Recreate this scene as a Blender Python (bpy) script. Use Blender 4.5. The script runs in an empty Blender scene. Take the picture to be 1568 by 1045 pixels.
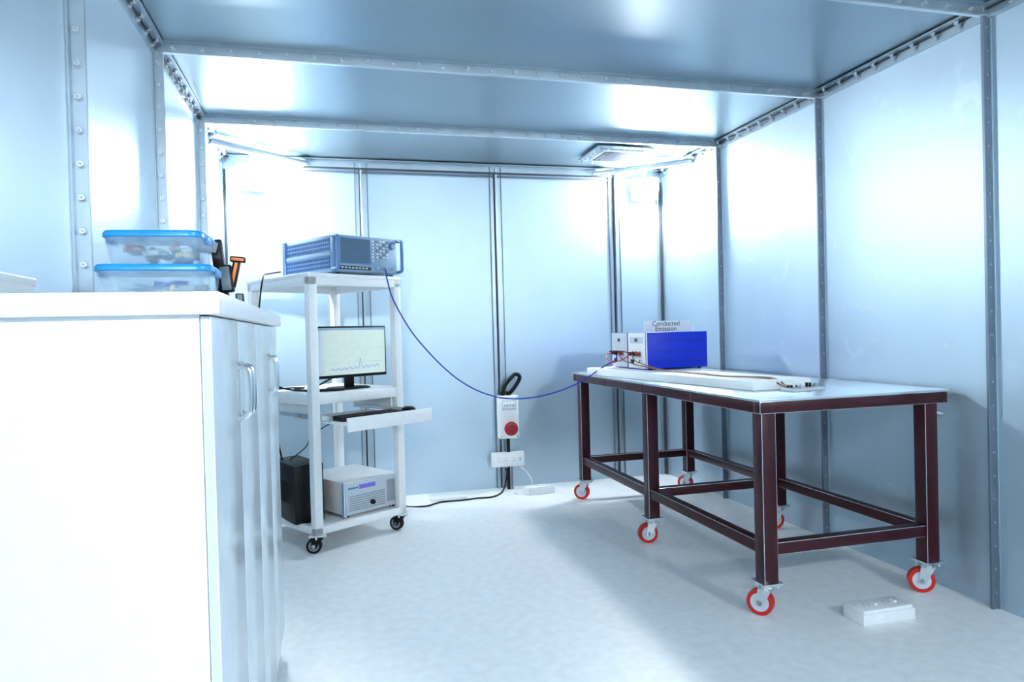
import bpy, bmesh, math, random
from mathutils import Vector, Matrix, Euler
random.seed(4)
scene = bpy.context.scene
scene.view_settings.view_transform = 'Standard'
scene.view_settings.look = 'None'
scene.view_settings.exposure = 0.5

# ---------------------------------------------------------------- materials
def mat(name, col, rough=0.5, metal=0.0, ns=0, na=0.0, rv=0.0, bump=0.0, stretch=(1,1,1), emit=0, alpha=1.0, trans=0.0, spec=0.5):
    m = bpy.data.materials.new(name); m.use_nodes = True
    nt = m.node_tree; p = nt.nodes['Principled BSDF']
    c = (*col, 1)
    p.inputs['Base Color'].default_value = c
    p.inputs['Roughness'].default_value = rough
    p.inputs['Metallic'].default_value = metal
    p.inputs['Specular IOR Level'].default_value = spec
    p.inputs['Alpha'].default_value = alpha
    p.inputs['Transmission Weight'].default_value = trans
    if emit:
        p.inputs['Emission Color'].default_value = c
        p.inputs['Emission Strength'].default_value = emit
    if ns == 0:
        ns, na = 30, max(na, 0.03)
    tc = nt.nodes.new('ShaderNodeTexCoord'); mp = nt.nodes.new('ShaderNodeMapping')
    mp.inputs['Scale'].default_value = stretch
    nz = nt.nodes.new('ShaderNodeTexNoise'); nz.inputs['Scale'].default_value = ns
    nz.inputs['Detail'].default_value = 5
    nt.links.new(tc.outputs['Object'], mp.inputs['Vector']); nt.links.new(mp.outputs[0], nz.inputs['Vector'])
    rp = nt.nodes.new('ShaderNodeValToRGB')
    rp.color_ramp.elements[0].position = 0.3; rp.color_ramp.elements[1].position = 0.7
    rp.color_ramp.elements[0].color = (*[max(0, x*(1-na)) for x in col], 1)
    rp.color_ramp.elements[1].color = (*[min(1, x*(1+na)) for x in col], 1)
    nt.links.new(nz.outputs['Fac'], rp.inputs['Fac']); nt.links.new(rp.outputs['Color'], p.inputs['Base Color'])
    if rv:
        mr = nt.nodes.new('ShaderNodeMapRange')
        mr.inputs['To Min'].default_value = rough-rv; mr.inputs['To Max'].default_value = rough+rv
        nt.links.new(nz.outputs['Fac'], mr.inputs['Value']); nt.links.new(mr.outputs[0], p.inputs['Roughness'])
    if bump:
        bp = nt.nodes.new('ShaderNodeBump'); bp.inputs['Strength'].default_value = bump; bp.inputs['Distance'].default_value = 0.01
        nt.links.new(nz.outputs['Fac'], bp.inputs['Height']); nt.links.new(bp.outputs[0], p.inputs['Normal'])
    return m

def panel_mat(name, col, rough, metal, scuff=0.0):
    m = mat(name, col, rough, metal, ns=1.6, na=0.05, rv=0.04)
    nt = m.node_tree; p = nt.nodes['Principled BSDF']
    if scuff:
        old = p.inputs['Base Color'].links[0].from_socket
        tc = nt.nodes['Texture Coordinate']
        n2 = nt.nodes.new('ShaderNodeTexNoise'); n2.inputs['Scale'].default_value = 7; n2.inputs['Detail'].default_value = 8
        n2.inputs['Distortion'].default_value = 1.2
        nt.links.new(tc.outputs['Object'], n2.inputs['Vector'])
        r2 = nt.nodes.new('ShaderNodeValToRGB')
        r2.color_ramp.elements[0].position = 0.61; r2.color_ramp.elements[0].color = (0,0,0,1)
        r2.color_ramp.elements[1].position = 0.71; r2.color_ramp.elements[1].color = (scuff,scuff,scuff,1)
        nt.links.new(n2.outputs['Fac'], r2.inputs['Fac'])
        mx = nt.nodes.new('ShaderNodeMixRGB'); mx.inputs['Color2'].default_value = (0.70,0.76,0.80,1)
        nt.links.new(r2.outputs['Color'], mx.inputs['Fac']); nt.links.new(old, mx.inputs['Color1'])
        nt.links.new(mx.outputs[0], p.inputs['Base Color'])
    return m

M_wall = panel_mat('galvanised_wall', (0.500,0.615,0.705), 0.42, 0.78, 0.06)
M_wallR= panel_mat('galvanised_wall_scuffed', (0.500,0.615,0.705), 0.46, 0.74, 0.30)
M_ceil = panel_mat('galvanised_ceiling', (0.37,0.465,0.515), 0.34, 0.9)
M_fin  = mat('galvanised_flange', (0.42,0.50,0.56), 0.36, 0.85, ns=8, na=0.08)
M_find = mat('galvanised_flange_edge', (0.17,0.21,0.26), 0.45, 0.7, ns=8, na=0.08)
M_wash = mat('zinc_washer', (0.38,0.44,0.50), 0.4, 0.8)
M_bolt = mat('zinc_bolt', (0.80,0.83,0.86), 0.25, 0.9)
M_dark = mat('dark_gasket', (0.035,0.04,0.055), 0.6)
M_floor= mat('vinyl_floor', (0.855,0.86,0.86), 0.40, 0.0, ns=22, na=0.05, rv=0.04)
M_white= mat('white_laminate', (0.88,0.89,0.90), 0.3)
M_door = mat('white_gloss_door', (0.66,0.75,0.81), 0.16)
M_pwhite=mat('white_powder_coat', (0.88,0.89,0.89), 0.4)
M_plast= mat('white_plastic', (0.82,0.83,0.83), 0.35)
M_maroon=mat('maroon_paint', (0.034,0.0028,0.0062), 0.38, 0.0, ns=12, na=0.15, spec=0.32)
M_steel= mat('table_steel_sheet', (0.58,0.66,0.71), 0.22, 0.65, ns=4, na=0.05)
M_chrome=mat('chrome', (0.75,0.78,0.8), 0.2, 1.0)
M_red  = mat('red_polyurethane', (0.52,0.018,0.010), 0.4, spec=0.3)
M_redb = mat('red_button', (0.33,0.012,0.016), 0.35)
M_black= mat('black_plastic', (0.003,0.0033,0.0045), 0.45, spec=0.25)
M_rub  = mat('black_rubber', (0.006,0.006,0.008), 0.6, spec=0.25)
M_grey = mat('grey_plastic', (0.20,0.235,0.27), 0.45)
M_lgrey= mat('light_grey_enclosure', (0.54,0.59,0.64), 0.45)
M_ablue= mat('instrument_blue', (0.085,0.20,0.43), 0.4)
M_albl = mat('instrument_pale_blue', (0.28,0.40,0.54), 0.4)
M_vent = mat('vent_dark_blue', (0.015,0.04,0.13), 0.5)
M_scr  = mat('instrument_screen', (0.09,0.15,0.23), 0.12)
M_blue = mat('royal_blue_paint', (0.003,0.028,0.54), 0.4, spec=0.3)
M_bdark= mat('dark_blue_slot', (0.002,0.01,0.2), 0.5)
M_cable= mat('blue_cable', (0.015,0.035,0.40), 0.4)
M_foam = mat('white_foam_board', (0.86,0.88,0.88), 0.6)
M_brown= mat('brown_wire', (0.18,0.09,0.045), 0.5)
M_orange=mat('orange_plastic', (0.85,0.20,0.02), 0.4)
M_lid  = mat('blue_lid', (0.02,0.34,0.80), 0.3)
M_clear= mat('clear_plastic', (0.60,0.84,0.98), 0.15, alpha=0.32)
M_lampR= mat('led_diffuser', (0.90,0.965,1.0), 0.5, emit=245)
M_lampF= mat('led_diffuser_front', (0.90,0.965,1.0), 0.5, emit=330)
M_disp = mat('display_violet', (0.16,0.14,0.60), 0.4, emit=0.15)
M_mon  = mat('monitor_image', (0.60,0.68,0.60), 0.4, emit=0.22)
M_monb = mat('monitor_toolbar', (0.26,0.38,0.50), 0.4, emit=0.2)
M_trace= mat('monitor_trace', (0.03,0.06,0.5), 0.4, emit=0.4)
M_paper= mat('paper', (0.85,0.87,0.88), 0.7)
M_ink  = mat('ink', (0.05,0.05,0.07), 0.7)
M_mix  = mat('mixed_parts', (0.55,0.42,0.20), 0.5, ns=25, na=0.7)
M_green= mat('circuit_board', (0.35,0.40,0.38), 0.5, ns=60, na=0.5)

# ---------------------------------------------------------------- mesh builder
class B:
    def __init__(s, name): s.name=name; s.bm=bmesh.new(); s.mats=[]
    def mi(s, m):
        if m not in s.mats: s.mats.append(m)
        return s.mats.index(m)
    def _set(s, verts, m):
        i=s.mi(m)
        fs={f for v in verts for f in v.link_faces}
        for f in fs: f.material_index=i
        return fs
    def box(s, c, d, m, rot=None, bev=0.0, seg=2):
        R = Euler(rot).to_matrix().to_4x4() if rot else Matrix()
        M = Matrix.Translation(c) @ R @ Matrix.Diagonal((d[0],d[1],d[2],1))
        vs = bmesh.ops.create_cube(s.bm, size=1, matrix=M)['verts']
        s._set(vs, m)
        if bev:
            es=list({e for v in vs for e in v.link_edges})
            bmesh.ops.bevel(s.bm, geom=es, offset=bev, segments=seg, affect='EDGES', profile=0.5)
    def bx(s, x0,x1,y0,y1,z0,z1, m, bev=0.0, seg=2):
        s.box(((x0+x1)/2,(y0+y1)/2,(z0+z1)/2),(abs(x1-x0),abs(y1-y0),abs(z1-z0)),m,None,bev,seg)
    def cyl(s, p1, p2, r, m, seg=20, r2=None):
        p1=Vector(p1); p2=Vector(p2); d=p2-p1
        q=d.to_track_quat('Z','Y').to_matrix().to_4x4()
        M=Matrix.Translation((p1+p2)/2)@q
        vs=bmesh.ops.create_cone(s.bm, cap_ends=True, segments=seg, radius1=r, radius2=r if r2 is None else r2, depth=d.length, matrix=M)['verts']
        s._set(vs,m)
    def tube(s, pts, r, m, seg=8, sub=8, smooth=True):
        P=[Vector(p) for p in pts]
        if smooth and len(P)>2:
            Q=[]
            E=[P[0]*2-P[1]]+P+[P[-1]*2-P[-2]]
            for i in range(1,len(E)-2):
                a,b,c,d=E[i-1:i+3]
                for k in range(sub):
                    t=k/sub
                    Q.append(0.5*((2*b)+(c-a)*t+(2*a-5*b+4*c-d)*t*t+(3*b-a-3*c+d)*t**3))
            Q.append(P[-1]); P=Q
        rings=[]; T=(P[1]-P[0]).normalized(); N=T.orthogonal().normalized()
        for i,p in enumerate(P):
            t=(P[min(i+1,len(P)-1)]-P[max(i-1,0)]).normalized()
            N=(N-t*N.dot(t)).normalized(); Bn=t.cross(N)
            rings.append([s.bm.verts.new(p+(N*math.cos(a)+Bn*math.sin(a))*r) for a in [2*math.pi*k/seg for k in range(seg)]])
        i0=s.mi(m)
        for a,b in zip(rings,rings[1:]):
            for k in range(seg):
                f=s.bm.faces.new((a[k],a[(k+1)%seg],b[(k+1)%seg],b[k])); f.material_index=i0
        for rg in (rings[0][::-1],rings[-1]):
            f=s.bm.faces.new(rg); f.material_index=i0
    def loft(s, c, secs, rad, m, cap0=True, cap1=True, n=5):
        rings=[]
        for w,d,z in secs:
            r=min(rad,w/2-1e-4,d/2-1e-4); L=[]
            for qx,qy,a0 in ((1,1,0),(-1,1,90),(-1,-1,180),(1,-1,270)):
                for k in range(n+1):
                    a=math.radians(a0+90*k/n)
                    L.append(s.bm.verts.new((c[0]+qx*(w/2-r)+r*math.cos(a), c[1]+qy*(d/2-r)+r*math.sin(a), c[2]+z)))
            rings.append(L)
        i0=s.mi(m); K=len(rings[0])
        for a,b in zip(rings,rings[1:]):
            for k in range(K):
                s.bm.faces.new((a[k],a[(k+1)%K],b[(k+1)%K],b[k])).material_index=i0
        if cap0: s.bm.faces.new(rings[0][::-1]).material_index=i0
        if cap1: s.bm.faces.new(rings[-1]).material_index=i0
    def done(s, M=None, parent=None, ang=35):
        bmesh.ops.recalc_face_normals(s.bm, faces=s.bm.faces)
        me=bpy.data.meshes.new(s.name); s.bm.to_mesh(me); s.bm.free()
        for m in s.mats: me.materials.append(m)
        for p in me.polygons: p.use_smooth=True
        me.set_sharp_from_angle(angle=math.radians(ang))
        o=bpy.data.objects.new(s.name, me); scene.collection.objects.link(o)
        if M is not None: o.matrix_world=M
        if parent: o.parent=parent
        return o

# ---------------------------------------------------------------- room shell
X0,X1,Y0,Y1,H=-0.71,2.65,-1.80,5.20,2.49
YS=[-0.82,0.21,1.24,2.27,3.28,4.30]
XS=[0.24,1.25,2.23]
def grid(name, fn, ulen, vlen, useams, amp, m, step=0.07):
    bm=bmesh.new(); us=[0]+useams+[ulen]; ulist=[]
    for i in range(len(us)-1):
        n=max(3,int((us[i+1]-us[i])/step))
        for k in range(n): ulist.append((us[i]+(us[i+1]-us[i])*k/n, math.sin(math.pi*k/n), i))
    ulist.append((ulen,0,0)); nv=int(vlen/step)
    rnd=[random.uniform(0.7,1.3) for _ in us]
    V=[[bm.verts.new(fn(u, vlen*j/nv, -amp*rnd[i]*b*math.sin(math.pi*j/nv)**0.6 if 0<j<nv else 0)) for j in range(nv+1)] for (u,b,i) in ulist]
    for a,b in zip(V,V[1:]):
        for j in range(nv): bm.faces.new((a[j],a[j+1],b[j+1],b[j]))
    me=bpy.data.meshes.new(name); bm.to_mesh(me); bm.free()
    for p in me.polygons: p.use_smooth=True
    me.materials.append(m); o=bpy.data.objects.new(name,me); scene.collection.objects.link(o); return o
ys=[y-Y0 for y in YS]; xs=[x-X0 for x in XS]
grid('wall_left',  lambda u,v,b:(X0+b, Y0+u, v), Y1-Y0, H, ys, 0.006, M_wall)
grid('wall_right', lambda u,v,b:(X1-b, Y0+u, v), Y1-Y0, H, ys, 0.005, M_wallR)
grid('wall_back',  lambda u,v,b:(X0+u, Y1-b, v), X1-X0, H, xs, 0.005, M_wall)
grid('wall_front', lambda u,v,b:(X0+u, Y0+b, v), X1-X0, H, xs, 0.006, M_wall)
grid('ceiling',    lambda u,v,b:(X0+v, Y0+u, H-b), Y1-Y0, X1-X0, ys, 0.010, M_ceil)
b=B('floor'); b.bx(X0-.1,X1+.1,Y0-.1,Y1+.1,-0.05,0,M_floor); b.done()

tn=[0]
def trim(): tn[0]+=1; return B('trim_%d'%tn[0])
FP=0.042; FT=0.012
def bolt(b,p,n,r=0.009,h=0.013):
    p=Vector(p); n=Vector(n); b.cyl(p,p+n*0.002,r*1.4,M_wash,12); b.cyl(p+n*0.002,p+n*h,r,M_bolt,6); b.cyl(p+n*h,p+n*(h+.003),r*.45,M_wash,8)
# ceiling flanges
for y in YS:
    b=trim(); b.bx(X0,X1,y-FT/2,y+FT/2,H-FP,H+.005,M_fin,0.001,1)
    b.bx(X0,X1,y-0.030,y+0.030,H-0.006,H+.005,M_fin)
    b.bx(X0,X1,y-FT/2-.004,y+FT/2+.004,H-FP-.004,H-FP+.002,M_bolt)
    x=X0+0.08
    while x<X1-0.05:
        bolt(b,(x,y-FT/2,H-0.022),(0,-1,0)); bolt(b,(x,y+FT/2,H-0.022),(0,1,0)); x+=0.118
    b.done()
# side wall flanges
for sx,wx in ((1,X0),(-1,X1)):
    for y in YS:
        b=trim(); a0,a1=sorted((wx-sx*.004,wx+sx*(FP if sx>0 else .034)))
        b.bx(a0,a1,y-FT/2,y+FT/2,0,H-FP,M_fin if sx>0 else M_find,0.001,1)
        a0,a1=sorted((wx-sx*.004,wx+sx*.005)); hw=.03 if sx>0 else .014
        b.bx(a0,a1,y-hw,y+hw,0,H-.01,M_fin)
        z=0.07
        while z<H-0.06:
            if sx>0:
                bolt(b,(wx+sx*0.022,y-FT/2,z),(0,-1,0)); bolt(b,(wx+sx*0.022,y+FT/2,z),(0,1,0))
            else:
                b.cyl((wx-.018,y-FT/2,z),(wx-.018,y-FT/2-.004,z),.0045,M_wash,8)
            z+=0.097
        b.done()
# back & front flanges
for wy,sy in ((Y1,-1),(Y0,1)):
    for x in XS:
        b=trim()
        def yb(a,c): return sorted((wy+sy*a,wy+sy*c))
        y0,y1=yb(-.004,FP); b.bx(x-FT/2,x+FT/2,y0,y1,0,H-.03,M_fin,.001,1)
        y0,y1=yb(-.004,.008); b.bx(x-.045,x+.045,y0,y1,0,H-.02,M_fin,.001,1)
        y0,y1=yb(-.004,.016)
        for q in (-.047,.041): b.bx(x+q,x+q+.006,y0,y1,0,H-.02,M_find)
        y0,y1=yb(.007,.0095); b.bx(x-.016,x-FT/2,y0,y1,0,H-.02,M_dark)
        b.done()
# perimeter corner angles
for sx,wx in ((1,X0),(-1,X1)):
    b=trim()
    a0,a1=sorted((wx-sx*.004,wx+sx*.05)); b.bx(a0,a1,Y0,Y1,H-.012,H-.006,M_fin)
    a0,a1=sorted((wx-sx*.004,wx+sx*.010)); b.bx(a0,a1,Y0,Y1,H-.055,H-.006,M_fin)
    a0,a1=sorted((wx+sx*.010,wx+sx*.016)); b.bx(a0,a1,Y0,Y1,H-.018,H-.011,M_dark)
    y=Y0+.06
    while y<Y1-.05:
        bolt(b,(wx+sx*.03,y,H-.012),(0,0,-1)); bolt(b,(wx+sx*.010,y,H-.035),(sx,0,0)); y+=.118
    b.done()
    b=trim()
    a0,a1=sorted((wx-sx*.004,wx+sx*.045)); b.bx(a0,a1,Y1-.012,Y1,0,H-.06,M_fin)
    a0,a1=sorted((wx-sx*.004,wx+sx*.012)); b.bx(a0,a1,Y1-.06,Y1,0,H-.06,M_fin)
    b.cyl((wx+sx*.02,Y1-.022,0),(wx+sx*.02,Y1-.022,H-.1),.006,M_dark,8)
    b.done()
b=trim(); b.bx(X0,X1,Y1-.05,Y1,H-.012,H-.006,M_fin); b.bx(X0,X1,Y1-.010,Y1,H-.065,H-.006,M_fin)
b.cyl((X0+.55,Y1-.05,H-.075),(X1-.45,Y1-.05,H-.075),.007,M_dark,8)
b.cyl((X0+.55,Y1-.03,H-.095),(X1-.45,Y1-.03,H-.095),.005,M_find,8); b.done()
# diagonal corner braces
for p,q in (((X0+.01,4.66,H-.045),(-.13,Y1-.01,H-.045)),((X1-.01,4.66,H-.045),(2.06,Y1-.01,H-.045))):
    b=trim(); P=Vector(p);Q=Vector(q); d=Q-P; ang=math.atan2(d.y,d.x)
    b.box((P+Q)/2,(d.length,.035,.030),M_fin,(0,0,ang),.002)
    b.box((P+Q)/2+Vector((0,0,-.018)),(d.length,.04,.006),M_bolt,(0,0,ang)); b.done()

# ceiling vent
b=B('ceiling_vent')
b.bx(1.78,2.22,4.44,4.84,H-.016,H-.004,M_fin,.002)
b.bx(1.84,2.16,4.50,4.78,H-.030,H-.014,M_bolt,.002)
b.bx(1.86,2.14,4.52,4.76,H-.032,H-.028,M_grey)
for i in range(14):
    x=1.87+i*.0195; b.bx(x,x+.004,4.52,4.76,H-.036,H-.030,M_grey)
for i in range(9):
    y=4.53+i*.0275; b.bx(1.86,2.14,y,y+.003,H-.036,H-.030,M_grey)
for i in range(6):
    t=i/5
    for p in ((1.80+.40*t,4.46),(1.80+.40*t,4.82),(1.80,4.46+.36*t),(2.20,4.46+.36*t)): b.cyl((p[0],p[1],H-.016),(p[0],p[1],H-.04),.007,M_bolt,8)
b.done(Matrix.Translation((.05,.07,0)))

# ---------------------------------------------------------------- lamps
for (x,y) in ((-.475,5.0),(2.41,5.0),(-.48,-1.55),(2.41,-1.55)):
    cx,cy=(1.0,1.7); yaw=math.atan2(cy-y,cx-x)+math.pi/2
    if y<0: yaw=math.atan2(3-y,1.0-x)+math.pi/2
    b=B('corner_floodlight')
    b.box((0,.045,0),(.21,.03,.18),M_pwhite,None,.006)
    for i in range(8): b.box((-.088+i*.025,.068,0),(.005,.025,.15),M_pwhite)
    b.box((0,0,0),(.19,.06,.165),M_lampR if y>0 else M_lampF)
    b.box((0,.05,.13),(.03,.02,.09),M_pwhite,None,.002)
    b.box((-.108,.045,.03),(.006,.025,.09),M_pwhite); b.box((.108,.045,.03),(.006,.025,.09),M_pwhite)
    b.done(Matrix.Translation((x,y,2.295))@Matrix.Rotation(yaw,4,'Z')@Matrix.Rotation(math.radians(10),4,'X'))

# ---------------------------------------------------------------- casters
def caster(b,x,y,top,R,w,mt,mc,mf,ang,off=.03):
    c,s=math.cos(ang),math.sin(ang)
    def P(a,l,z): return (x+a*c-l*s, y+a*s+l*c, z)
    b.box((x,y,top-.004),(.085,.085,.008),M_chrome,(0,0,ang if mt is M_rub else 0),.002)
    for q in ((.03,.03),(-.03,.03),(.03,-.03),(-.03,-.03)): b.cyl((x+q[0],y+q[1],top-.004),(x+q[0],y+q[1],top-.02),.006,M_chrome,6)
    b.cyl((x,y,top-.008),(x,y,top-.028),.028,mf)
    b.cyl(P(off,-w/2,R),P(off,w/2,R),R,mt,32)
    b.cyl(P(off,-w/2-.001,R),P(off,w/2+.001,R),R*.70,mc,28)
    b.cyl(P(off,-w/2-.009,R),P(off,w/2+.009,R),.011,M_chrome,12)
    for l in (-w/2-.007,w/2+.007):
        vs=[P(-.026,l,top-.02),P(.032,l,top-.02),P(off+.014,l,R-.012),P(off-.014,l,R-.012)]
        n=Vector((-s,c,0))*.002
        A=[b.bm.verts.new(Vector(v)-n) for v in vs]; C=[b.bm.verts.new(Vector(v)+n) for v in vs]; i0=b.mi(mf)
        b.bm.faces.new(A).material_index=i0; b.bm.faces.new(C[::-1]).material_index=i0
        for k in range(4): b.bm.faces.new((A[k],A[(k+1)%4],C[(k+1)%4],C[k])).material_index=i0
    b.box((x+.003*c,y+.003*s,top-.024),(.058,w+.018,.006),mf,(0,0,ang))

# ---------------------------------------------------------------- work table
b=B('steel_work_table')
tx0,tx1,ty0,ty1=1.665,2.60,2.45,4.68; LW=.065
b.bx(tx0-.005,tx1+.005,ty0-.005,ty1+.005,.892,.902,M_steel,.002)
b.bx(tx0,tx1,ty0,ty0+.05,.842,.892,M_maroon,.002); b.bx(tx0,tx1,ty1-.05,ty1,.842,.892,M_maroon,.002)
b.bx(tx0,tx0+.05,ty0,ty1,.842,.892,M_maroon,.002); b.bx(tx1-.05,tx1,ty0,ty1,.842,.892,M_maroon,.002)
for y in (3.0,3.56,4.1): b.bx(tx0,tx1,y-.02,y+.02,.845,.892,M_maroon,.002)
lx=(1.715,2.53); ly=(2.50,3.56,4.62)
dv={0:-.25,1:.3,2:-.35,3:.2,4:.35,5:-.3}
for i,x in enumerate(lx):
    for j,y in enumerate(ly):
        b.bx(x-LW/2,x+LW/2,y-LW/2,y+LW/2,.14,.845,M_maroon,.002)
        b.box((x,y,.142),(.095,.095,.006),M_chrome,None,.001)
        caster(b,x,y,.140,.054,.034,M_red,M_lgrey,M_chrome,math.atan2(x,-y)+dv[i*3+j],.028)
    b.bx(x-.025,x+.025,ly[0],ly[2],.255,.305,M_maroon,.002)
for y in ly: b.bx(lx[0],lx[1],y-.025,y+.025,.255,.305,M_maroon,.002)
b.cyl((2.565,2.52,.80),(2.635,2.52,.785),.014,M_chrome); b.cyl((2.60,2.515,.80),(2.60,2.515,.85),.006,M_chrome)
b.done()

# foam board
b=B('foam_board_plinth')
b.box((0,0,.022),(.34,1.62,.044),M_foam,None,.004)
b.box((.20,.57,.022),(.36,.58,.044),M_foam,(0,0,math.radians(-6.0)),.004)
b.done(Matrix.Translation((1.925,3.60,.903))@Matrix.Rotation(math.radians(7.0),4,'Z'))

# LISN units
bz=.950
def lisn(name,y0,y1,face):
    b=B(name)
    b.bx(1.845,2.25,y0,y1,bz+.006,bz+.226,M_blue,.003)
    b.bx(1.832,1.847,y0-.003,y1+.003,bz+.003,bz+.229,face,.003)
    for q in (1.88,2.21):
        for yy in (y0+.03,y1-.03): b.cyl((q,yy,bz-.003),(q,yy,bz+.008),.012,M_rub,12)
    for i in range(5):
        for j in range(3):
            xx=1.90+i*.068; zz=bz+.05+j*.06
            b.bx(xx,xx+.04,y0-.0012,y0+.002,zz,zz+.005,M_bdark); b.bx(xx,xx+.04,y1-.002,y1+.0012,zz,zz+.005,M_bdark)
    ym=(y0+y1)/2
    for yy,mm in ((ym-.05,M_redb),(ym,M_black),(ym+.05,M_redb)):
        b.cyl((1.832,yy,bz+.095),(1.800,yy,bz+.095),.012,mm,14); b.cyl((1.84,yy,bz+.095),(1.826,yy,bz+.095),.017,M_grey,14)
    b.bx(1.829,1.833,ym-.09,ym+.09,bz+.16,bz+.20,M_lgrey)
    b.bx(1.828,1.833,ym-.02,ym+.02,bz+.170,bz+.19,M_ink)
    b.cyl((1.832,ym-.07,bz+.05),(1.815,ym-.07,bz+.05),.01,M_chrome,12)
    b.bx(1.826,1.833,ym+.04,ym+.08,bz+.035,bz+.06,M_black)
    return b.done()
lisn('line_impedance_network',3.845,4.09,M_plast)
lisn('line_impedance_network',4.11,4.355,M_lgrey)

# sign
b=B('label_card'); b.box((0,0,.035),(.32,.004,.070),M_paper); b.box((0,.025,.001),(.32,.05,.002),M_paper); sign=b.done(Matrix.Translation((2.025,3.93,bz+.2265)))
for i,t in enumerate(('Conducted','Emission')):
    cu=bpy.data.curves.new('lettering_%d'%(i+1),'FONT'); cu.body=t; cu.size=.042; cu.align_x='CENTER'; cu.extrude=.0003
    o=bpy.data.objects.new('lettering_%d'%(i+1),cu); scene.collection.objects.link(o); cu.materials.append(M_ink)
    o.parent=sign; o.location=(-.01,-.0026,.040-.033*i); o.rotation_euler=(math.pi/2,0,0)

# EUT circuit unit
b=B('circuit_module'); b.box((0,0,.006),(.20,.07,.012),M_lgrey,None,.002); b.box((-.02,0,.014),(.13,.055,.004),M_green)
for i,(q,h) in enumerate(((-.07,.014),(-.04,.02),(-.01,.012),(.02,.022),(.05,.012))): b.box((q,(-1)**i*.01,.014+h/2),(.018,.02,h),(M_black,M_chrome,M_plast)[i%3],None,.001)
b.cyl((.07,0,.012),(.07,0,.03),.009,M_grey,12); b.done(Matrix.Translation((2.06,2.70,.9025))@Matrix.Rotation(.15,4,'Z'))
b=B('test_lead')
b.tube([(1.80,4.18,1.045),(1.77,4.0,1.0),(1.84,3.72,.962),(1.90,3.35,.952),(1.90,3.1,.953),(1.98,2.87,.952),(1.99,2.76,.925),(1.985,2.70,.92)],.004,M_brown)
b.tube([(1.80,3.97,1.045),(1.78,3.85,1.0),(1.87,3.65,.956),(1.93,3.35,.952),(1.93,3.1,.952),(2.01,2.87,.952),(2.01,2.76,.925),(2.0,2.72,.92)],.0035,M_brown)
b.done()
b=B('coaxial_cable')
b.tube([(.318,4.205,1.60),(.322,4.17,1.585),(.332,4.19,1.53),(.378,4.24,1.393),(.51,4.25,1.17),(.748,4.25,.92),(.994,4.25,.795),(1.25,4.25,.78),(1.518,4.25,.846),(1.72,4.25,.955),(1.80,4.23,1.0),(1.812,4.235,1.045)],.0045,M_cable)
b.done()
b=B('jumper_wires')
b.tube([(1.80,4.28,1.045),(1.74,4.24,1.03),(1.72,4.1,.99),(1.77,4.0,1.02),(1.80,4.02,1.045)],.003,M_red)
b.tube([(1.80,4.235,1.045),(1.75,4.2,1.06),(1.76,4.0,1.06),(1.80,3.92,1.045)],.003,M_rub)
b.done()

# ---------------------------------------------------------------- trolley
TA=math.atan2(.538,.843); MT=Matrix.Translation((-.113,3.95,0))@Matrix.Rotation(TA,4,'Z')
W,D=.63,.71; PZ=.105
b=B('equipment_trolley')
for px in (0,W-.05):
    for py in (0,D-.05): b.bx(px,px+.05,py,py+.05,PZ,1.55,M_pwhite,.004)
b.bx(-.004,W+.004,-.004,D+.004,1.535,1.557,M_pwhite,.003)
b.bx(0,W,.0,.03,1.49,1.54,M_pwhite,.003); b.bx(0,W,D-.03,D,1.49,1.54,M_pwhite,.003); b.bx(0,.03,0,D,1.49,1.54,M_pwhite,.003); b.bx(W-.03,W,0,D,1.49,1.54,M_pwhite,.003)
b.bx(.01,W-.01,.01,D-.01,.865,.885,M_pwhite,.003)
b.bx(.02,W-.02,.004,.03,.825,.88,M_pwhite,.003); b.bx(.004,.03,.02,D-.02,.825,.88,M_pwhite,.003); b.bx(W-.03,W-.004,.02,D-.02,.825,.88,M_pwhite,.003); b.bx(.02,W-.02,D-.03,D-.004,.825,.88,M_pwhite,.003)
b.bx(.002,W-.002,.002,D-.002,.12,.138,M_pwhite,.003)
b.bx(0,W,0,.03,PZ,.145,M_pwhite,.003); b.bx(0,.03,0,D,PZ,.145,M_pwhite,.003); b.bx(W-.03,W,0,D,PZ,.145,M_pwhite,.003); b.bx(0,W,D-.03,D,PZ,.145,M_pwhite,.003)
b.bx(.06,.645,-.235,.30,.722,.734,M_pwhite,.003); b.bx(.06,.645,-.25,-.235,.69,.765,M_pwhite,.003)
for q in (.052,.570): b.bx(q,q+.012,-.1,.45,.74,.765,M_chrome); b.bx(q,q+.014,.05,.45,.76,.83,M_pwhite)
for x,y,a in ((.03,.03,2.4),(W-.03,.03,2.0),(.03,D-.03,2.2),(W-.03,D-.03,2.6)):
    caster(b,x,y,PZ,.042,.028,M_rub,M_grey,M_black,a,.022)
b.done(MT)

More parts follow.
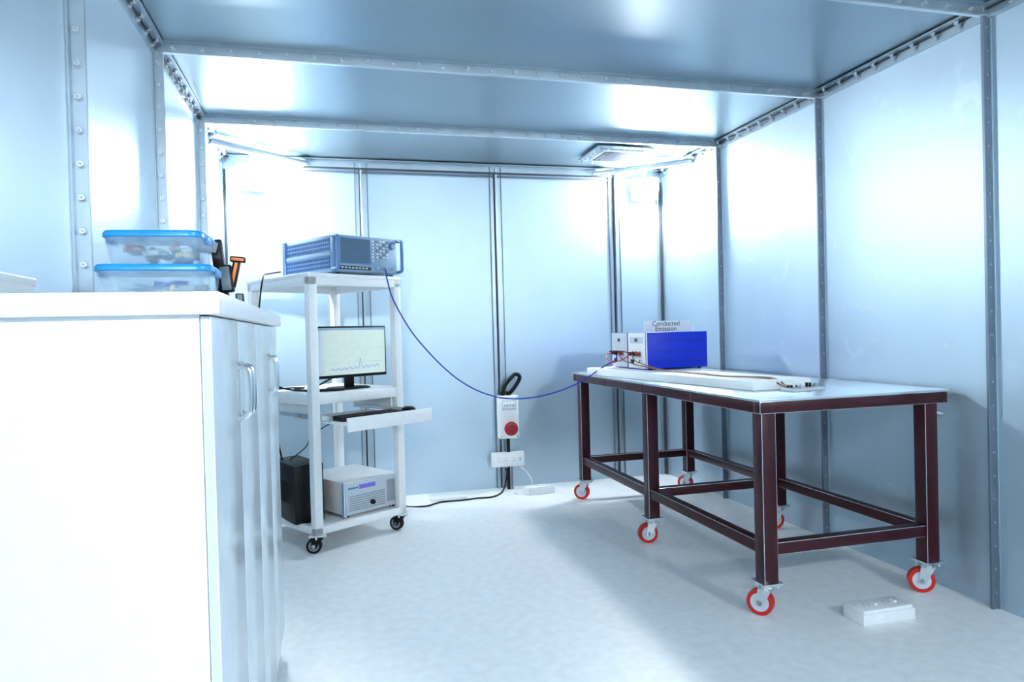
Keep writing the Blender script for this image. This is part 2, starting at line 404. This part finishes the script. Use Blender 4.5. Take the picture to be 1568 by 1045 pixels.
# spectrum analyser
def analyser():
    b=B('spectrum_analyzer'); x0,x1,y0,y1,z0,z1=.20,.64,.05,.60,1.575,1.792
    b.bx(x0,x1,y0,y1,z0,z1,M_albl,.006)
    b.bx(x0-.004,x0+.01,y0-.002,y0+.03,z0-.003,z1+.003,M_ablue,.003)
    for yy in (y0+.03,y1-.05): 
        for xx in (x0+.03,x1-.03): b.box((xx,yy,z0-.009),(.035,.03,.016),M_black,None,.002)
    for sx,xf in ((-1,x0),(1,x1)):
        for za,zb in ((z0+.02,z0+.092),(z0+.125,z1-.02)):
            b.box((xf+sx*.001,(y0+y1)/2+.01,(za+zb)/2),(.004,y1-y0-.07,zb-za),M_ablue)
            n=26
            for i in range(n):
                for j in range(3):
                    yy=y0+.05+(y1-y0-.09)*i/(n-1); zz=za+.012+j*(zb-za-.024)/2
                    b.box((xf+sx*.0035,yy,zz),(.002,.009,.014),M_vent)
        b.box((xf+sx*.005,(y0+y1)/2,z0+.108),(.012,y1-y0-.06,.022),M_albl,None,.003)
        b.box((xf+sx*.004,y1-.005,(z0+z1)/2),(.02,.03,z1-z0+.01),M_ablue,None,.004)
        b.tube([(xf+sx*.006,y0+.01,z0+.012),(xf+sx*.006,y0-.045,z0+.018),(xf+sx*.006,y0-.052,z0+.05),(xf+sx*.006,y0-.052,z1-.05),(xf+sx*.006,y0-.045,z1-.018),(xf+sx*.006,y0+.01,z1-.012)],.010,M_ablue,10,4)
    for i in range(12): b.box((x0+.06+i*.029,(y0+y1)/2,z1+.0005),(.014,.30,.001),M_ablue)
    b.bx(x0+.004,x1-.004,y0-.014,y0+.002,z0+.004,z1-.004,M_albl,.005)
    b.bx(x0+.018,x0+.245,y0-.018,y0-.010,z0+.045,z1-.014,M_ablue,.003)
    b.bx(x0+.028,x0+.235,y0-.0195,y0-.016,z0+.055,z1-.022,M_scr)
    b.bx(x0+.02,x0+.24,y0-.017,y0-.010,z0+.014,z0+.036,M_black,.001)
    for i in range(8): b.box((x0+.04+i*.024,y0-.0185,z0+.025),(.015,.004,.009),M_lgrey)
    for i in range(7): b.box((x0+.255,y0-.017,z1-.028-i*.019),(.014,.006,.012),M_plast,None,.001)
    for i in range(4):
        for j in range(6): b.box((x0+.288+i*.024,y0-.017,z1-.026-j*.019),(.017,.006,.012),(M_plast if (i+j)%3 else M_grey),None,.001)
    b.cyl((x1-.045,y0-.012,z1-.05),(x1-.045,y0-.034,z1-.05),.020,M_ablue,24); b.cyl((x1-.045,y0-.034,z1-.05),(x1-.045,y0-.037,z1-.05),.015,M_lgrey,24)
    for i,xx in enumerate((x0+.28,x0+.33,x0+.39)):
        b.cyl((xx,y0-.012,z0+.030),(xx,y0-.030,z0+.030),.010,M_chrome,14)
    return b.done(MT)
analyser()
# lower rack instrument
b=B('rf_amplifier'); x0,x1,y0,y1,z0,z1=.225,.620,.065,.53,.158,.350
b.bx(x0,x1,y0,y1,z0,z1,M_plast,.005)
for yy in (y0+.03,y1-.05):
    for xx in (x0+.03,x1-.03): b.box((xx,yy,z0-.0095),(.03,.03,.019),M_black,None,.002)
b.bx(x0-.002,x1+.002,y0-.012,y0+.002,z0,z1,M_lgrey,.004)
for xx in (x0,x1): b.box((xx,y0-.006,(z0+z1)/2),(.018,.028,z1-z0+.008),M_albl,None,.004)
b.bx(x0+.10,x0+.215,y0-.0145,y0-.010,z1-.050,z1-.025,M_disp)
for i in range(4): b.box((x0+.03+.018*i,y0-.014,z1-.038),(.012,.005,.010),M_ablue)
for j in range(7): b.bx(x0+.03,x1-.11,y0-.0135,y0-.010,z0+.022+j*.0135,z0+.026+j*.0135,M_grey)
for j in range(18): b.bx(x1-.095+j*.0048,x1-.0935+j*.0048,y0-.0135,y0-.010,z0+.03,z1-.03,M_grey)
b.cyl((x0+.19,y0-.01,z0+.05),(x0+.19,y0-.028,z0+.05),.014,M_black,16)
b.done(MT)
# monitor
b=B('computer_monitor'); mx0,mx1,my=.120,.620,.15; z0,z1=.955,1.262
b.bx(mx0,mx1,my,my+.022,z0,z1,M_black,.004)
b.bx(mx0+.08,mx1-.08,my+.02,my+.045,z0+.05,z1-.05,M_black,.008)
b.bx(mx0+.010,mx1-.010,my-.0015,my+.001,z0+.018,z1-.010,M_mon)
b.bx(mx0+.010,mx1-.010,my-.002,my+.001,z1-.024,z1-.010,M_monb)
b.bx(mx0+.010,mx0+.06,my-.0022,my+.001,z0+.018,z1-.03,M_paper)
for i in range(5): b.bx(mx0+.08,mx1-.02,my-.0022,my,z0+.05+i*.04,z0+.0508+i*.04,M_lgrey)
pts=[]; 
for i in range(30):
    h=.05+.008*math.sin(i*1.9)+(.05 if i==17 else 0)+(.015*i/30); pts.append((mx0+.10+i*.012,my-.003,z0+h))
b.tube(pts,.0012,M_trace,4,1,False)
xm=(mx0+mx1)/2
b.bx(xm-.03,xm+.03,my+.03,my+.055,.895,z0+.12,M_black,.004)
b.loft((xm,my+.05,.885),[(.24,.18,0),(.24,.18,.006),(.22,.16,.012)],.05,M_black)
b.done(MT)
# keyboard
b=B('keyboard'); b.box((0,0,.009),(.43,.14,.016),M_black,None,.004)
for r in range(5):
    for c in range(18):
        b.box((-.2+c*.0235,-.052+r*.026,.020),(.019,.021,.008),M_rub,None,.0015,1)
b.done(MT@Matrix.Translation((.31,-.08,.734)))
b=B('computer_mouse'); b.loft((0,0,0),[(.055,.10,0),(.06,.105,.012),(.05,.09,.028),(.025,.05,.036)],.026,M_black); b.box((0,-.03,.034),(.008,.02,.006),M_grey,None,.002)
b.done(MT@Matrix.Translation((.590,-.10,.7345)))
# tower pc
b=B('desktop_computer')
b.bx(-.085,.085,.012,.36,.0,.335,M_black,.006)
b.bx(-.088,.088,-.008,.014,.002,.337,M_black,.008)
b.bx(-.07,.07,-.011,-.006,.275,.30,M_rub,.001); b.bx(-.07,.07,-.011,-.006,.235,.262,M_rub,.001)
b.cyl((.03,-.007,.10),(.03,-.011,.10),.018,M_grey,24); b.cyl((.03,-.010,.10),(.03,-.012,.10),.014,M_black,24)
b.cyl((.06,-.007,.315),(.06,-.012,.315),.007,M_chrome,12)
for i in range(10): b.box((-.085,.10+i*.02,.17),(.004,.01,.12),M_rub)
b.bx(.084,.089,.03,.08,.12,.2,M_orange,.001)
b.done(Matrix.Translation((-.150,4.12,.139))@Matrix.Rotation(math.radians(24),4,'Z'))
# trolley cables
b=B('equipment_cables')
def L(a,bb,z): return tuple(MT@Vector((a,bb,z)))
b.tube([L(.20,.66,1.62),L(.10,.66,1.60),L(.0,.50,1.575),L(-.05,.45,1.45),L(-.05,.5,1.2),L(-.02,.55,.95),L(.1,.5,.893)],.005,M_rub)
b.tube([L(.32,.2,.98),L(.2,.3,.90),L(.08,.2,.892),L(.12,.1,.892),L(.25,.06,.892),L(.2,.15,.892),L(.08,.33,.892),L(-.03,.35,.93),L(-.09,.45,1.0)],.005,M_rub)
b.tube([L(.1,.12,.892),L(.06,.3,.895),L(.2,.42,.893),L(.1,.5,.893),L(-.02,.4,.88),L(-.03,.36,.7),L(-.02,.33,.55),L(.03,.4,.48)],.005,M_rub)
b.tube([L(.2,.0,.745),L(.12,.05,.70),L(.06,.12,.64),L(.10,.25,.56),L(.05,.35,.48)],.003,M_rub)
b.done()
# floor cables
b=B('power_cables')
b.tube([(.42,4.70,.30),(.44,4.80,.10),(.46,4.86,.008),(.60,4.80,.007),(.72,4.88,.007),(.88,4.88,.007),(.98,4.90,.007),(1.10,4.90,.007),(1.20,5.02,.007),(1.25,5.11,.05),(1.26,5.08,.14),(1.25,5.09,.17)],.006,M_rub)
b.tube([(1.37,5.09,.17),(1.42,5.08,.12),(1.44,5.04,.05),(1.38,5.03,.007),(1.28,4.98,.007),(1.30,4.92,.008),(1.345,4.92,.02)],.004,M_plast)
b.done()

# ---------------------------------------------------------------- back wall electrics
b=B('wall_breaker_box')
yf=5.150
b.bx(1.205,1.360,yf-.08,yf,.395,.720,M_plast,.008)
b.bx(1.225,1.340,yf-.086,yf-.078,.61,.69,M_lgrey,.002); b.bx(1.235,1.330,yf-.089,yf-.084,.625,.675,M_paper,.001)
for i in range(4): b.box((1.247+i*.022,yf-.092,.648),(.010,.010,.016),M_grey,None,.001)
b.cyl((1.295,yf-.078,.470),(1.295,yf-.095,.470),.052,M_redb,28); b.cyl((1.295,yf-.09,.470),(1.295,yf-.125,.470),.044,M_redb,28,.038)
for px in (1.22,1.345):
    for pz in (.41,.705): b.cyl((px,yf-.078,pz),(px,yf-.083,pz),.006,M_chrome,10)
b.cyl((1.25,yf-.03,.715),(1.25,yf-.03,.75),.017,M_black,16); b.cyl((1.29,yf-.03,.715),(1.29,yf-.03,.75),.017,M_black,16); b.cyl((1.283,yf-.03,.395),(1.283,yf-.03,.286),.013,M_black)
b.bx(1.225,1.245,yf-.002,Y1-.01,.45,.65,M_grey); b.bx(1.32,1.34,yf-.002,Y1-.008,.45,.65,M_grey)
b.tube([(1.25,yf-.03,.74),(1.262,yf-.04,.79),(1.31,yf-.05,.85),(1.345,yf-.05,.878),(1.375,yf-.05,.87),(1.378,yf-.05,.84),(1.34,yf-.05,.78),(1.30,yf-.03,.73)],.015,M_rub,10)
b.done()
b=B('socket_box'); b.bx(1.15,1.405,yf-.045,yf,.175,.285,M_plast,.006)
b.bx(1.165,1.39,yf-.048,yf-.04,.187,.273,M_paper,.003)
for i in range(3):
    for dx,dz in ((0,.012),(-.009,-.008),(.009,-.008)): b.cyl((1.20+i*.06+dx,yf-.047,.232+dz),(1.20+i*.06+dx,yf-.0495,.232+dz),.003,M_grey,10)
b.box((1.37,yf-.05,.23),(.016,.006,.03),M_lgrey,None,.002)
b.bx(1.18,1.20,yf-.002,Y1-.005,.2,.26,M_grey)
b.cyl((1.283,yf-.02,.18),(1.283,yf-.02,.0),.012,M_black); b.cyl((1.31,yf-.02,.18),(1.31,yf-.02,.0),.008,M_grey)
b.done()
def strip(name,w,d,h,M,n=2):
    b=B(name); b.box((0,0,h*.4),(w,d,h*.8),M_plast,None,.003); b.box((0,0,h*.85),(w-.012,d-.012,h*.3),M_plast,None,.004)
    for i in range(n):
        cx=-w/2+w*(i+.6)/(n+.6)
        for dx,dy in ((0,.013),(-.011,-.008),(.011,-.008)): b.cyl((cx+dx,dy,h*.98),(cx+dx,dy,h+.0010),.003,M_grey,10)
        b.box((cx+.042,0,h+.003),(.014,.026,.008),M_plast,(0,.15,0),.002)
    b.done(M)
strip('power_strip',.25,.115,.058,Matrix.Translation((2.125,2.345,0)))
strip('power_strip',.21,.10,.055,Matrix.Translation((1.46,4.92,0))@Matrix.Rotation(.1,4,'Z'))
b=B('cable_trunking'); b.bx(.66,.92,4.93,5.0,0,.018,M_plast,.003); b.bx(.67,.91,4.938,4.992,.018,.022,M_plast,.001); b.done()

# ---------------------------------------------------------------- cabinet
cx0,cx1,cy0,cy1,cz=-.66,-.205,1.315,2.79,1.245
b=B('storage_cabinet')
b.bx(cx0,cx1-.019,cy0,cy0+.020,.0,cz,M_white,.001); b.bx(cx0,cx1-.019,cy1-.020,cy1,.0,cz,M_white,.001)
b.bx(cx0,cx0+.015,cy0+.021,cy1-.021,.06,cz-.02,M_white); b.bx(cx0+.001,cx1-.02,cy0+.021,cy1-.021,cz-.019,cz-.001,M_white); b.bx(cx0+.016,cx1-.02,cy0+.021,cy1-.021,.088,.10,M_white)
b.bx(cx0+.016,cx1-.05,2.04,2.06,.101,cz-.02,M_white)
b.bx(cx0+.03,cx1-.035,cy0+.021,cy1-.021,0,.085,M_albl)
b.bx(cx0-.005,cx1+.018,cy0-.022,cy1+.01,cz,cz+.040,M_white,.003)
n=4; dw=(cy1-cy0)/n
for i in range(n):
    y0=cy0+i*dw+.002; y1=cy0+(i+1)*dw-.002
    b.bx(cx1-.018,cx1,y0,y1,.088,cz-.003,M_door,.002)
    hy = y1-.030 if i%2==0 else y0+.030
    za,zb=1.025,1.140
    b.tube([(cx1-.001,hy,za),(cx1+.020,hy,za+.004),(cx1+.026,hy,za+.025),(cx1+.026,hy,zb-.025),(cx1+.020,hy,zb-.004),(cx1-.001,hy,zb)],.0055,M_chrome,10,5)
    for z in (za,zb): b.cyl((cx1-.001,hy,z),(cx1+.004,hy,z),.010,M_chrome,14)
b.done()
CT=cz+.0405
def container(name,M,w,d,h):
    b=B(name)
    b.loft((0,0,0),[(w*.86,d*.86,0),(w*.90,d*.90,.006),(w*.97,d*.97,h)],.03,M_clear,True,False)
    b.loft((0,0,0),[(w*.98,d*.98,h-.006),(w,d,h-.004),(w,d,h+.004),(w*.97,d*.97,h+.009),(w*.90,d*.90,h+.009),(w*.88,d*.88,h+.005)],.032,M_lid)
    for sx in (-1,1): b.box((sx*w/2,0,h-.006),(.008,d*.35,.020),M_lid,None,.003)
    for i in range(22):
        p=(random.uniform(-w*.32,w*.32),random.uniform(-d*.3,d*.2),.014+random.uniform(0,h*.45))
        mm=random.choice([M_mix,M_redb,M_lgrey,M_chrome,M_blue,M_plast,M_grey])
        if i%2: b.cyl(p,(p[0]+random.uniform(-.03,.03),p[1]+.01,p[2]+random.uniform(-.004,.012)),.007,mm,10)
        else: b.box(p,(.04,.02,.014),mm,(random.uniform(-.2,.2),random.uniform(-.2,.2),random.uniform(0,3)),.002)
    return b.done(M)
container('plastic_container',Matrix.Translation((-.386,1.80,CT)),.248,.19,.080)
container('plastic_container',Matrix.Translation((-.384,1.80,CT+.0895))@Matrix.Rotation(-.06,4,'Z'),.215,.17,.068)
b=B('bar_clamp')
b.box((0,0,.094),(.030,.020,.185),M_black,(0,-.10,0),.005)
b.box((-.035,.0,.170),(.075,.026,.040),M_grey,(0,.25,0),.006)
b.box((-.062,0,.145),(.020,.03,.03),M_black,None,.004)
b.box((-.025,.0,.03),(.07,.03,.035),M_black,None,.006)
b.box((.015,.0,.08),(.035,.034,.075),M_grey,(0,-.1,0),.006)
b.box((.036,0,.092),(.020,.022,.075),M_orange,(0,.22,0),.006)
b.box((.046,0,.132),(.040,.022,.016),M_orange,(0,.1,0),.004)
b.box((.048,0,.025),(.022,.02,.03),M_grey,None,.004)
b.box((0,0,.006),(.10,.05,.012),M_black,None,.003)
b.done(Matrix.Translation((-.287,2.02,CT)))
b=B('storage_box'); b.bx(-.66,-.585,1.36,1.62,CT,CT+.040,M_plast,.004); b.bx(-.663,-.582,1.357,1.623,CT+.034,CT+.05,M_plast,.003); b.done()
b=B('tape_roll'); 
b.cyl((0,0,0),(0,0,.025),.035,M_plast,28); b.cyl((0,0,.024),(0,0,.026),.018,M_brown,20)
b.done(Matrix.Translation((-.28,2.55,CT)))

# ---------------------------------------------------------------- camera
cam=bpy.data.cameras.new('camera'); co=bpy.data.objects.new('camera',cam); scene.collection.objects.link(co)
cam.lens=24.34; cam.sensor_width=36; cam.clip_start=.02
co.matrix_world=Matrix.Translation((0,0,1.2))@Matrix.Rotation(math.radians(-14.6),4,'Z')@Matrix.Rotation(math.radians(90-.73),4,'X')@Matrix.Rotation(math.radians(-1.49),4,'Z')
scene.camera=co
w=bpy.data.worlds.new('world'); scene.world=w; w.use_nodes=True
w.node_tree.nodes['Background'].inputs[0].default_value=(0,0,0,1); w.node_tree.nodes['Background'].inputs[1].default_value=0
